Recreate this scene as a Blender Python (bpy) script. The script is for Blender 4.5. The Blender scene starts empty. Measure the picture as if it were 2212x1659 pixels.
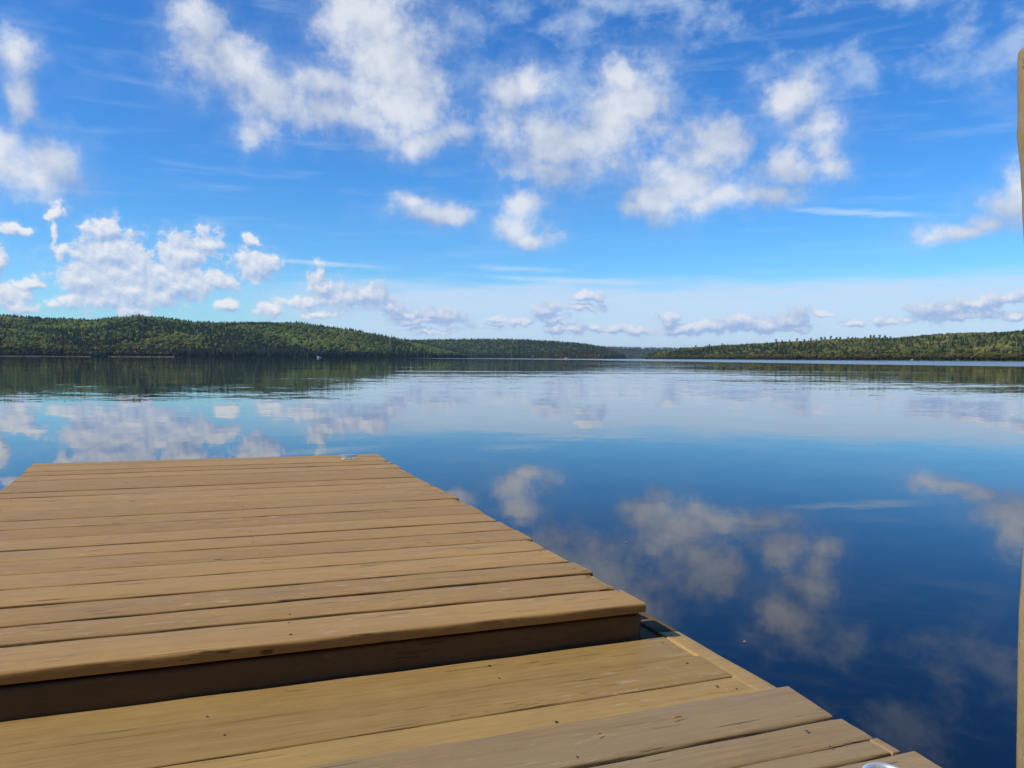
import bpy, math, random
import numpy as np
from mathutils import Matrix, Vector
scene = bpy.context.scene
C = scene.collection
R = math.radians

# ------------------------------------------------------------------ camera
FPX = 2908.9                      # focal length in pixels of the 3648 px wide photograph
HC = 1.0                          # eye above the water
def basis(yaw, pitch, roll):
    f = np.array([math.sin(yaw)*math.cos(pitch), math.cos(yaw)*math.cos(pitch), math.sin(pitch)])
    r = np.array([math.cos(yaw), -math.sin(yaw), 0.0]); u = np.cross(r, f)
    return r*math.cos(roll)+u*math.sin(roll), -r*math.sin(roll)+u*math.cos(roll), f
CR, CU, CF = basis(0.0, -0.03163, 0.0048)
cam_d = bpy.data.cameras.new("camera"); cam = bpy.data.objects.new("camera", cam_d); C.objects.link(cam)
cam_d.sensor_width = 36; cam_d.lens = FPX/3648*36; cam_d.clip_start = 0.05; cam_d.clip_end = 60000
m = Matrix(((CR[0], CU[0], -CF[0], 0), (CR[1], CU[1], -CF[1], 0), (CR[2], CU[2], -CF[2], HC), (0, 0, 0, 1)))
cam.matrix_world = m
scene.camera = cam
def azel(x, y):                   # direction of a point of the photograph (2212 px wide copy)
    d = CF*1763.9 + CR*(x-1106) + CU*(829.5-y); d = d/np.linalg.norm(d)
    return math.atan2(d[0], d[1]), math.asin(d[2])

# ------------------------------------------------------------------ sun, sky, exposure
SUN_AZ, SUN_EL = R(-110.5), R(42)
sv = Vector((math.sin(SUN_AZ)*math.cos(SUN_EL), math.cos(SUN_AZ)*math.cos(SUN_EL), math.sin(SUN_EL)))
sl = bpy.data.lights.new("sun", 'SUN'); sl.energy = 4.6; sl.angle = R(0.5); sl.color = (1, .95, .86)
so = bpy.data.objects.new("sun", sl); C.objects.link(so); so.rotation_euler = sv.to_track_quat('Z', 'Y').to_euler()
scene.view_settings.view_transform = 'Standard'; scene.view_settings.look = 'None'
scene.view_settings.exposure = 0.0; scene.view_settings.gamma = 1

class G:                          # small node-writing helper
    def __init__(s, tree): s.t = tree; s.n = tree.nodes; s.l = tree.links
    def put(s, sock, v):
        if v is None: return
        if isinstance(v, bpy.types.NodeSocket): s.l.new(v, sock)
        else: sock.default_value = v
    def node(s, typ, **k):
        n = s.n.new(typ)
        for a, b in k.items(): setattr(n, a, b)
        return n
    def m(s, op, a=None, b=None, c=None, clamp=False):
        n = s.node('ShaderNodeMath', operation=op, use_clamp=clamp)
        for i, v in enumerate((a, b, c)): s.put(n.inputs[i], v)
        return n.outputs[0]
    def v(s, op, a=None, b=None, scale=None, out=0):
        n = s.node('ShaderNodeVectorMath', operation=op)
        s.put(n.inputs[0], a); s.put(n.inputs[1], b)
        if scale is not None: s.put(n.inputs['Scale'], scale)
        return n.outputs[out]
    def xyz(s, v): n = s.node('ShaderNodeSeparateXYZ'); s.put(n.inputs[0], v); return n.outputs
    def comb(s, x=0., y=0., z=0.):
        n = s.node('ShaderNodeCombineXYZ')
        for i, q in enumerate((x, y, z)): s.put(n.inputs[i], q)
        return n.outputs[0]
    def mapp(s, v, loc=(0,0,0), rot=(0,0,0), scale=(1,1,1), typ='POINT'):
        n = s.node('ShaderNodeMapping', vector_type=typ); s.put(n.inputs['Vector'], v)
        n.inputs['Location'].default_value = loc; n.inputs['Rotation'].default_value = rot; n.inputs['Scale'].default_value = scale
        return n.outputs[0]
    def noise(s, v, scale=5., detail=2., rough=.5, lac=2., dist=0., color=False):
        n = s.node('ShaderNodeTexNoise'); s.put(n.inputs['Vector'], v)
        n.inputs['Scale'].default_value = scale; n.inputs['Detail'].default_value = detail
        n.inputs['Roughness'].default_value = rough; n.inputs['Lacunarity'].default_value = lac; n.inputs['Distortion'].default_value = dist
        return n.outputs[1 if color else 0]
    def ramp(s, x, a, b, lo=0., hi=1.):          # smoothstep a..b -> lo..hi
        n = s.node('ShaderNodeMapRange', interpolation_type='SMOOTHSTEP'); s.put(n.inputs['Value'], x)
        n.inputs['From Min'].default_value = a; n.inputs['From Max'].default_value = b
        n.inputs['To Min'].default_value = lo; n.inputs['To Max'].default_value = hi
        return n.outputs[0]
    def mix(s, f, a, b, mode='MIX'):
        n = s.node('ShaderNodeMix', data_type='RGBA', blend_type=mode, clamp_factor=True)
        s.put(n.inputs[0], f)
        for i, q in ((6, a), (7, b)):
            if isinstance(q, tuple): q = (*q, 1.)[:4]
            s.put(n.inputs[i], q)
        return n.outputs[2]

# clouds: (x, y, rx, ry, tilt in degrees) on the 2212 px copy, kept as directions on the sky
HIGH = [(30,105,62,45,0),(28,195,40,62,0),(35,345,125,78,0),(110,350,80,60,0),(0,300,60,50,0),
 (430,85,55,105,5),(470,140,90,50,10),(565,195,80,78,0),(565,262,52,46,0),(690,160,70,42,-10),(705,225,90,62,0),(815,60,130,130,0),
 (850,150,120,120,0),(880,235,110,78,0),(790,255,110,52,0),(930,300,80,34,10),
 (1205,315,150,82,0),(1375,205,80,78,0),(1325,260,110,84,0),(1350,155,66,34,0),(1090,195,42,56,-10),(1140,175,60,42,0),(1090,295,52,54,0),(1180,368,70,34,0),
 (915,462,78,30,0),(880,438,40,22,0),(975,470,48,20,5),(1118,492,64,44,0),(1140,440,46,34,0),(1150,518,52,24,0),
 (1420,432,112,46,0),(1525,325,86,62,0),(1480,385,100,66,0),(1565,430,90,34,0),(1650,425,90,28,0),(1345,450,46,26,0),(1690,372,66,42,0),
 (1700,235,66,66,0),(1770,290,56,52,0),(1800,372,42,36,0),(1780,330,40,40,0),
 (2175,455,82,46,-20),(2215,420,60,66,0),(2115,482,48,24,0),(2000,515,62,30,0),(2065,507,60,20,0)]
LOW = [(310,595,185,62,0),(245,545,86,56,0),(230,500,52,34,0),(390,555,70,56,0),(190,605,72,44,0),(290,630,160,36,0),(400,612,76,50,0),(450,525,42,34,0),
 (552,572,66,38,0),(540,520,22,16,0),(490,660,30,17,0),(145,645,54,20,0),(220,652,84,26,0),(285,675,46,16,0),(60,612,46,14,0),(18,640,50,28,0),
 (40,668,52,18,0),(122,458,24,18,0),(122,505,9,44,0),(134,545,18,22,0),(32,498,32,17,0),(0,568,18,36,0),(470,610,60,24,0),
 (690,588,26,24,0),(702,622,34,30,0),(745,640,52,30,0),(798,640,66,34,0),(845,664,46,20,0),(655,655,84,20,0),(590,668,34,16,0),(690,682,50,11,0),
 (880,676,84,17,0),(955,680,60,22,0),(915,692,94,11,0),(930,714,66,8,0),(1070,690,30,10,0),(1062,708,38,9,0),(1130,694,32,11,0),
 (1182,668,42,18,0),(1192,686,44,11,0),(1270,640,44,13,0),(1262,666,44,12,0),(1225,711,68,15,0),(1305,712,64,12,0),(1372,712,64,12,0),
 (1444,690,28,19,0),(1455,712,66,13,0),(1532,706,56,15,0),(1603,690,54,20,0),(1645,702,90,18,0),(1705,690,42,24,0),(1725,711,46,8,0),
 (1780,681,27,8,0),(1842,698,38,10,0),(1932,690,46,13,0),(2030,668,76,26,0),(2080,680,90,15,0),(2105,652,84,19,0),(2182,645,50,16,0),(2194,682,36,13,0)]

def seq(g, P, after):      # P again, computed only once `after` is known: keeps the shader's stack small
    n = g.node('ShaderNodeVectorMath', operation='MULTIPLY_ADD'); g.put(n.inputs[0], after); n.inputs[1].default_value = (1e-7, 1e-7, 0); g.put(n.inputs[2], P)
    return n.outputs[0]
def conv(blobs):
    out = []
    for x, y, rx, ry, rot in blobs:
        a, e = azel(x, y); a2, _ = azel(x+rx, y); a1, _ = azel(x-rx, y); _, e2 = azel(x, y-ry); _, e1 = azel(x, y+ry)
        out.append((a, e, (a2-a1)/2, (e2-e1)/2, R(rot)))
    return out
def field(g, P, f, blobs, K):
    acc = None
    for a, e, ra, re, rot in blobs:
        if abs(rot) < 1e-4:
            n = g.node('ShaderNodeVectorMath', operation='MULTIPLY_ADD'); g.put(n.inputs[0], P); n.inputs[1].default_value = (1/ra, 1/re, 0); n.inputs[2].default_value = (-a/ra, -e/re, 0); q = n.outputs[0]
        else: q = g.mapp(P, (a, e, 0), (0, 0, rot), (ra, re, 1), 'TEXTURE')
        L = g.v('LENGTH', q, out=1)
        acc = L if acc is None else g.m('SMOOTH_MIN', acc, L, .35)
    return g.m('ADD', g.m('SUBTRACT', 1., acc), f)
def near_rect(b, r, mg, lim):
    a, e, ra, re, rot = b; x0, x1, y0, y1 = r; q = max(ra, re) if abs(rot) > 1e-4 else None
    dx_ = max(x0-mg-a, a-x1-mg, 0)/(q or ra); dy_ = max(y0-mg-e, e-y1-mg, 0)/(q or re)
    return dx_*dx_+dy_*dy_ < lim*lim
world = bpy.data.worlds.new("World"); scene.world = world; world.use_nodes = True
g = G(world.node_tree); g.n.clear()
sky = g.node('ShaderNodeTexSky', sky_type='NISHITA', sun_disc=False)
sky.sun_elevation = SUN_EL; sky.sun_rotation = SUN_AZ; sky.altitude = 300; sky.air_density = 1.0; sky.dust_density = 0.35; sky.ozone_density = 1.5
tc = g.node('ShaderNodeTexCoord').outputs['Generated']
dx, dy, dz = g.xyz(tc)
az = g.m('ARCTAN2', dx, dy); el = g.m('ARCSINE', dz)
P = g.comb(az, el, 0.)
hsv = g.node('ShaderNodeHueSaturation'); hsv.inputs['Saturation'].default_value = 1.32; hsv.inputs['Value'].default_value = 1.0
g.put(hsv.inputs['Color'], sky.outputs[0])
SKYMUL = (.67, 1.165, 1.63)
base = g.mix(1., hsv.outputs[0], SKYMUL, 'MULTIPLY')
# veil of thin cloud over the far horizon, with a fairly sharp top
edge = g.m('ADD', .0945, g.m('MULTIPLY', g.m('SUBTRACT', g.noise(g.mapp(P, scale=(3, 30, 1)), 3., 5.), .5), .034))
vm = g.m('SUBTRACT', 1., g.ramp(g.m('SUBTRACT', el, edge), -.020, .009))
vm = g.m('MULTIPLY', vm, g.ramp(az, -.42, -.10))
vn = g.noise(g.mapp(P, scale=(4, 40, 1)), 4., 5., .6)
vm = g.m('MULTIPLY', vm, g.ramp(vn, .1, .6, .55, .85))
c = g.mix(vm, base, (6.1, 7.5, 9.4))
# thin high streaks and the mackerel patches of the upper right
wd = g.noise(g.mapp(P, (0, 0, 0), (0, 0, R(-28)), (1, 1.35, 1)), 13., 6., .60)
wm = g.m('MULTIPLY', g.ramp(wd, .42, .74), g.ramp(el, .22, .33))
wm = g.m('MULTIPLY', g.m('MULTIPLY', wm, g.ramp(az, -.25, .10, .10, .62)), g.ramp(el, .5, .7, 1., .15))
c = g.mix(wm, c, (6.2, 7.4, 8.8))
st = g.noise(g.mapp(P, (0, 0, 0), (0, 0, R(-5)), (1, 9, 1)), 7., 7., .6, dist=.3)
c = g.mix(g.m('MULTIPLY', g.ramp(st, .5, .8), .20), c, (6.0, 7.6, 9.2))
for (x, y, rx, ry, rot, a_) in [(1850,459,170,11,-6,.55),(700,569,150,8,-3,.5),(1110,580,150,8,-2,.4),(1240,606,260,9,-2,.5)]:
    a, e = azel(x, y); a2, _ = azel(x+rx, y); a1, _ = azel(x-rx, y); _, e2 = azel(x, y-ry); _, e1 = azel(x, y+ry)
    q = g.v('LENGTH', g.mapp(P, (a, e, 0), (0, 0, R(rot)), ((a2-a1)/2, (e2-e1)/2, 1), 'TEXTURE'), out=1)
    q = g.m('ADD', q, g.m('MULTIPLY', g.m('SUBTRACT', g.noise(g.mapp(P, scale=(2, 14, 1)), 12., 6., .6), .5), 1.6))
    c = g.mix(g.ramp(q, 0., 1.1, a_, 0.), c, (6.6, 8.0, 9.3))
# cumulus: blobs in sky directions, broken up by noise; the sky is cut into tiles so that each ray works out only its own clouds
def warp_noise(ws, wa):
    w = g.v('SUBTRACT', g.noise(P, ws, 3., .55, color=True), (.5, .5, .5)); return g.v('ADD', P, g.v('MULTIPLY', w, (wa, wa*.8, 0.)))
def fb(P, sc, det, ro, K): return g.m('MULTIPLY', g.m('SUBTRACT', g.noise(P, sc, det, ro), .5), K)
KH, KL = 2.7, 3.1
OH, OL = (-.016, .026, 0.), (-.003, .0065, 0.)
PH, PL = warp_noise(9., .075), warp_noise(40., .026)
PH2, PL2 = g.v('ADD', PH, OH), g.v('ADD', PL, OL)
fh, fh2 = fb(P, 21., 9., .66, KH), fb(g.v('ADD', P, OH), 21., 5., .62, KH)
kl_ = g.ramp(az, -.32, -.12, .86, 1.)
fl, fl2 = g.m('MULTIPLY', kl_, fb(P, 42., 7., .66, KL)), g.m('MULTIPLY', kl_, fb(g.v('ADD', P, OL), 42., 4., .60, KL))
white = g.mix(g.ramp(az, -.25, -.05), (8.8, 8.9, 9.1), (7.9, 8.3, 9.1))
SH = [('c', c, 'NodeSocketColor'), ('white', white, 'NodeSocketColor')] + [(k_, v_, 'NodeSocketVector') for k_, v_ in (('PH', PH), ('PH2', PH2), ('PL', PL), ('PL2', PL2))] + [(k_, v_, 'NodeSocketFloat') for k_, v_ in (('mot', g.ramp(g.noise(P, 9., 3., .55), .34, .64, .05, .92)), ('base', g.ramp(az, -.30, -.08, .50, .16)), ('fh', fh), ('fh2', fh2), ('fl', fl), ('fl2', fl2))]
def leaf(hb, lb):
    gt = bpy.data.node_groups.new('sky tile', 'ShaderNodeTree')
    for k_, _, t_ in SH: gt.interface.new_socket(k_, in_out='INPUT', socket_type=t_)
    gt.interface.new_socket('out', in_out='OUTPUT', socket_type='NodeSocketShader')
    q = G(gt); I = q.node('NodeGroupInput').outputs; O = q.node('NodeGroupOutput'); cc_ = I['c']
    if hb:
        D = field(q, I['PH'], q.m('ADD', I['fh'], .15), hb, KH); D2 = field(q, seq(q, I['PH2'], D), q.m('ADD', I['fh2'], .15), hb, KH)
        lit = q.m('ADD', I['mot'], q.m('MULTIPLY', q.m('SUBTRACT', D, D2), .36), clamp=True)
        cc_ = q.mix(q.m('MAXIMUM', q.ramp(D, -.38, .98, 0., .90), q.ramp(D, -.95, .3, 0., .13)), cc_, q.mix(lit, (3.7, 4.6, 6.5), (8.0, 8.3, 8.8)))
    if lb:
        D = field(q, I['PL'], I['fl'], lb, KL); D2 = field(q, seq(q, I['PL2'], D), I['fl2'], lb, KL)
        lit = q.m('ADD', I['base'], q.m('MULTIPLY', q.m('SUBTRACT', D, D2), .8), clamp=True)
        cc_ = q.mix(q.m('MAXIMUM', q.ramp(D, -.16, .42, 0., .92), q.ramp(D, -.6, .2, 0., .15)), cc_, q.mix(lit, (3.5, 4.9, 7.6), I['white']))
    bg = q.node('ShaderNodeBackground'); q.put(bg.inputs['Color'], cc_); bg.inputs['Strength'].default_value = 0.1
    q.l.new(bg.outputs[0], O.inputs[0])
    n = g.node('ShaderNodeGroup'); n.node_tree = gt
    for k_, v_, _ in SH: g.put(n.inputs[k_], v_)
    return n.outputs[0]
stats = []
def tile(r, hb, lb, depth=0):
    hb = [b for b in hb if near_rect(b, r, .035, 2.0)]; lb = [b for b in lb if near_rect(b, r, .009, 2.0)]
    n = len(hb)+len(lb)
    if n <= 10 or depth >= 6: stats.append(n); return leaf(hb, lb)
    x0, x1, y0, y1 = r
    if (x1-x0) > 1.6*(y1-y0): k = (x0+x1)/2; ra, rb, sock = (x0, k, y0, y1), (k, x1, y0, y1), az
    else: k = (y0+y1)/2 if y1-y0 > .02 or True else 0; ra, rb, sock = (x0, x1, y0, k), (x0, x1, k, y1), el
    mx = g.node('ShaderNodeMixShader'); g.put(mx.inputs[0], g.m('GREATER_THAN', sock, k))
    g.l.new(tile(ra, hb, lb, depth+1), mx.inputs[1]); g.l.new(tile(rb, hb, lb, depth+1), mx.inputs[2])
    return mx.outputs[0]
inside = g.m('MULTIPLY', g.m('MULTIPLY', g.m('GREATER_THAN', az, -.9), g.m('LESS_THAN', az, .9)), g.m('MULTIPLY', g.m('GREATER_THAN', el, -.01), g.m('LESS_THAN', el, .56)))
mx = g.node('ShaderNodeMixShader'); g.put(mx.inputs[0], inside)
g.l.new(leaf([], []), mx.inputs[1]); g.l.new(tile((-.9, .9, -.01, .56), conv(HIGH), conv(LOW)), mx.inputs[2])
g.l.new(mx.outputs[0], g.node('ShaderNodeOutputWorld').inputs[0])
print('tiles', len(stats), max(stats), sum(stats)/len(stats))
world.cycles.sampling_method = 'MANUAL'; world.cycles.sample_map_resolution = 512

# ------------------------------------------------------------------ helpers
rng = np.random.default_rng(7); random.seed(7)
def tag(o, label=None, cat=None, group=None, kind=None):
    if label: o['label'] = label
    if cat: o['category'] = cat
    if group: o['group'] = group
    if kind: o['kind'] = kind
    return o
def mesh_obj(name, verts, faces, mat, parent=None, smooth=False, cols=None, attr=None):
    me = bpy.data.meshes.new(name); me.from_pydata([tuple(v) for v in verts], [], [tuple(f) for f in faces]); me.update()
    if smooth: me.shade_smooth()
    if attr is not None:
        a = me.attributes.new('board', 'FLOAT', 'POINT'); a.data.foreach_set('value', np.asarray(attr, dtype=np.float32))
    me.materials.append(mat)
    o = bpy.data.objects.new(name, me); C.objects.link(o)
    if parent: o.parent = parent
    return o
def tri_obj(name, V, F, Cc, mat, parent=None):     # fast path for big triangle meshes
    me = bpy.data.meshes.new(name); V = np.asarray(V, np.float32); F = np.asarray(F, np.int32)
    me.vertices.add(len(V)); me.vertices.foreach_set('co', V.ravel())
    me.loops.add(len(F)*3); me.loops.foreach_set('vertex_index', F.ravel())
    me.polygons.add(len(F)); me.polygons.foreach_set('loop_start', np.arange(0, len(F)*3, 3, dtype=np.int32))
    me.update(calc_edges=True)
    if Cc is not None:
        a = me.color_attributes.new('tint', 'FLOAT_COLOR', 'POINT')
        a.data.foreach_set('color', np.concatenate([Cc, np.ones((len(Cc), 1))], 1).astype(np.float32).ravel())
    me.materials.append(mat)
    o = bpy.data.objects.new(name, me); C.objects.link(o)
    if parent: o.parent = parent
    return o
def new_mat(name):
    mt = bpy.data.materials.new(name); mt.use_nodes = True; g = G(mt.node_tree); g.n.clear()
    b = g.node('ShaderNodeBsdfPrincipled'); o = g.node('ShaderNodeOutputMaterial'); g.l.new(b.outputs[0], o.inputs[0])
    return mt, g, b
def simple(name, col, rough=.6, metal=0., spec=.5):
    mt, g, b = new_mat(name); P = g.node('ShaderNodeTexCoord').outputs['Object']
    n = g.noise(P, 9., 4.)
    g.put(b.inputs['Base Color'], g.mix(n, tuple(c_*.85 for c_ in col), tuple(min(1, c_*1.12) for c_ in col)))
    b.inputs['Roughness'].default_value = rough; b.inputs['Metallic'].default_value = metal; b.inputs['Specular IOR Level'].default_value = spec
    return mt

# ------------------------------------------------------------------ water
mt, g, b = new_mat('lake water')
geo = g.node('ShaderNodeNewGeometry'); Pw = geo.outputs['Position']; x_, y_, z_ = g.xyz(Pw)
# ripples as slopes (so that they survive at any distance), in patches; a breeze-ruffled lane farther out
near = g.v('SUBTRACT', g.noise(g.mapp(Pw, scale=(1., 2.2, 1.)), 1.1, 3., .55, color=True), (.5, .5, .5))
fine = g.v('SUBTRACT', g.noise(g.mapp(Pw, (3, 7, 0), scale=(1., 1.8, 1.)), 7., 2., .5, color=True), (.5, .5, .5))
far = g.v('SUBTRACT', g.noise(g.mapp(Pw, (11, 5, 0), scale=(.15, 1., 1.)), .22, 3., .6, color=True), (.5, .5, .5))
patch = g.m('MULTIPLY', g.ramp(g.noise(g.mapp(Pw, scale=(.25, 1., 1.)), .045, 3., .6), .36, .62), g.ramp(g.noise(g.mapp(Pw, scale=(.18, 1., 1.)), .35, 3., .6), .38, .62, .25, 1.))
dist = g.v('LENGTH', g.v('MULTIPLY', Pw, (1, 1, 0)), out=1)
gq = g.node('ShaderNodeFloatCurve'); cur = gq.mapping.curves[0]
yn = g.m('MULTIPLY', y_, 1/2000.)
cv = [(0, 104), (132, 84), (326, 66), (648, 44), (1000, -60), (1500, -190), (2000, -330)]
cur.points[0].location = (0, (cv[0][1]+400)/600); cur.points[1].location = (1, (cv[-1][1]+400)/600)
for yy, xx in cv[1:-1]: cur.points.new(yy/2000., (xx+400)/600)
gq.mapping.update(); g.put(gq.inputs['Value'], yn)
xe = g.m('SUBTRACT', g.m('MULTIPLY', gq.outputs[0], 600.), 400.)
wob = g.m('MULTIPLY', g.m('SUBTRACT', g.noise(Pw, .012, 4., .6), .5), 26.)
lane = g.ramp(g.m('ADD', g.m('SUBTRACT', x_, xe), wob), -3., 5.)
lane = g.m('MULTIPLY', lane, g.ramp(y_, 118., 136.))
amp = g.m('MULTIPLY', g.m('ADD', g.m('MULTIPLY', patch, .017), .005), g.ramp(dist, 3., 30., .6, 1.7))
s1 = g.v('SCALE', near, scale=g.m('MULTIPLY', amp, 1.2))
s2 = g.v('SCALE', fine, scale=g.m('MULTIPLY', amp, .9))
s3 = g.v('SCALE', far, scale=g.m('MULTIPLY', amp, 1.2))
s4 = g.v('SCALE', fine, scale=g.m('MULTIPLY', lane, .02))
lst = g.noise(g.mapp(Pw, (2, 9, 0), scale=(.1, 1., 1.)), .05, 3., .7)
g.put(b.inputs['Roughness'], g.m('ADD', .015, g.m('MULTIPLY', lane, g.ramp(lst, .35, .6, .10, .19))))
slope = g.v('ADD', g.v('ADD', s1, s2), g.v('ADD', s3, s4))
sx, sy, _ = g.xyz(slope)
g.put(b.inputs['Normal'], g.v('NORMALIZE', g.comb(sx, sy, 1.)))
b.inputs['Base Color'].default_value = (.0012, .005, .016, 1)
b.inputs['IOR'].default_value = 1.333
M_water = mt
n = 96; rad = 14000
V = [(rad*math.cos(2*math.pi*i/n), rad*math.sin(2*math.pi*i/n), 0) for i in range(n)]
w = mesh_obj('water', V, [tuple(range(n))], M_water); tag(w, kind='structure')

# ------------------------------------------------------------------ hills and forest
def ground_mat():
    mt, g, b = new_mat('forest floor'); P = g.node('ShaderNodeTexCoord').outputs['Object']
    n = g.noise(P, .03, 6., .6)
    g.put(b.inputs['Base Color'], g.mix(n, (.03, .045, .018), (.075, .08, .035))); b.inputs['Roughness'].default_value = .95; b.inputs['Specular IOR Level'].default_value = .1
    return mt
M_ground = ground_mat()
mt = bpy.data.materials.new('foliage'); mt.use_nodes = True; g = G(mt.node_tree); g.n.clear(); at = g.node('ShaderNodeVertexColor', layer_name='tint')
d_ = g.node('ShaderNodeBsdfDiffuse'); t_ = g.node('ShaderNodeBsdfTranslucent'); g.put(d_.inputs[0], at.outputs[0]); g.put(t_.inputs[0], at.outputs[0])
mx = g.node('ShaderNodeMixShader'); mx.inputs[0].default_value = .45; g.l.new(d_.outputs[0], mx.inputs[1]); g.l.new(t_.outputs[0], mx.inputs[2])
g.l.new(mx.outputs[0], g.node('ShaderNodeOutputMaterial').inputs[0])
M_leaf = mt

def ico():
    t = (1+5**.5)/2
    v = np.array([(-1,t,0),(1,t,0),(-1,-t,0),(1,-t,0),(0,-1,t),(0,1,t),(0,-1,-t),(0,1,-t),(t,0,-1),(t,0,1),(-t,0,-1),(-t,0,1)], float); v /= np.linalg.norm(v[0])
    f = [(0,11,5),(0,5,1),(0,1,7),(0,7,10),(0,10,11),(1,5,9),(5,11,4),(11,10,2),(10,7,6),(7,1,8),(3,9,4),(3,4,2),(3,2,6),(3,6,8),(3,8,9),(4,9,5),(2,4,11),(6,2,10),(8,6,7),(9,8,1)]
    return v, np.array(f)
IV, IF = ico()
def leaf_quads(cs, size, r):
    vs, fs = [], []
    for c_ in cs:
        a = r.normal(size=3); a /= np.linalg.norm(a); b_ = np.cross(a, r.normal(size=3)); b_ /= np.linalg.norm(b_)
        s = size*r.uniform(.6, 1.3); k = len(vs)
        vs += [c_-a*s, c_+b_*s*.8, c_+a*s, c_-b_*s*.8]; fs += [(k, k+1, k+2), (k, k+2, k+3)]
    return np.array(vs), np.array(fs)
def decid(r, lobes=5, leaves=44):         # unit height 1, crown about 0.6 wide; returns crown V,F and trunk V,F
    V, F = [], []; k = 0; centers = []
    for i in range(lobes):
        a = r.uniform(0, 6.28); d = r.uniform(.03, .17) if i else 0
        c_ = np.array([math.cos(a)*d, math.sin(a)*d, r.uniform(.42, .74) if i else .66]); s = r.uniform(.13, .2) if i else .24
        v = IV*(s*r.uniform(.78, 1.2, (12, 1)))*np.array([1, 1, .85]) + c_
        V.append(v); F.append(IF+k); k += 12; centers.append((c_, s))
    cs = []
    for i in range(leaves):
        c_, s = centers[r.integers(len(centers))]; u = r.normal(size=3); u /= np.linalg.norm(u)
        cs.append(c_+u*s*r.uniform(.9, 1.25))
    v, f = leaf_quads(cs, .055, r); V.append(v); F.append(f+k)
    return np.concatenate(V), np.concatenate(F)
def conif(r, tiers=8, seg=7, wid=.17, bare=.12, leaves=30):
    V, F = [], []
    for t in range(tiers):
        z0 = bare+(1-bare)*t/tiers; z1 = min(1.0, z0+(1-bare)/tiers*1.9); rr = wid*(1-t/tiers)**.8+.012
        k = len(V); V.append((0, 0, z1)); ph = r.uniform(0, 6.28)
        for j in range(seg*2):
            a = ph+math.pi*j/seg; q = rr*(r.uniform(.8, 1.25) if j % 2 == 0 else r.uniform(.35, .6))
            V.append((math.cos(a)*q, math.sin(a)*q, z0+r.uniform(-.02, .03)+(0 if j % 2 == 0 else .03)))
        for j in range(seg*2): F.append((k, k+1+j, k+1+(j+1) % (seg*2)))
    V = np.array(V); F = np.array(F)
    return V, F
def pine(r):                              # tall white pine with open flat plumes
    V, F = [], []; k = 0
    for i in range(9):
        z = .4+.58*i/9; a = r.uniform(0, 6.28); d = r.uniform(.05, .17)*(1.15-i/10)
        c_ = np.array([math.cos(a)*d, math.sin(a)*d, z]); s = r.uniform(.07, .12)
        v = IV*(s*r.uniform(.7, 1.3, (12, 1)))*np.array([1.3, 1.3, .5])+c_
        V.append(v); F.append(IF+k); k += 12
    return np.concatenate(V), np.concatenate(F)
def trunk(top=.7, r0=.016, r1=.006, seg=5):
    V = []; F = []
    for z, q in ((-.05, r0), (top, r1)):
        for j in range(seg): a = 6.283*j/seg; V.append((math.cos(a)*q, math.sin(a)*q, z))
    for j in range(seg): j2 = (j+1) % seg; F += [(j, j2, seg+j2), (j, seg+j2, seg+j)]
    return np.array(V), np.array(F)
pr = np.random.default_rng(3)
TV, TF = trunk()
P_DEC = [decid(pr) for _ in range(7)]; P_CON = [conif(pr, wid=w_) for w_ in (.15, .17, .2, .14, .18)]; P_PIN = [pine(pr) for _ in range(4)]
P_DECL = [decid(pr, 3, 10) for _ in range(5)]; P_CONL = [conif(pr, 4, 4) for _ in range(4)]
GREENS = np.array([(.075,.115,.036),(.092,.135,.038),(.108,.150,.042),(.128,.165,.046),(.150,.180,.050)])*1.3
YELL = np.array([(.24,.22,.05),(.21,.18,.045),(.27,.21,.06)]); ORG = np.array([(.22,.14,.055),(.20,.11,.05)])
CONC = np.array([(.034,.058,.030),(.045,.072,.034),(.040,.062,.038)])
BARK = np.array((.10, .085, .07)); BIRCH = np.array((.42, .41, .38))

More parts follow.
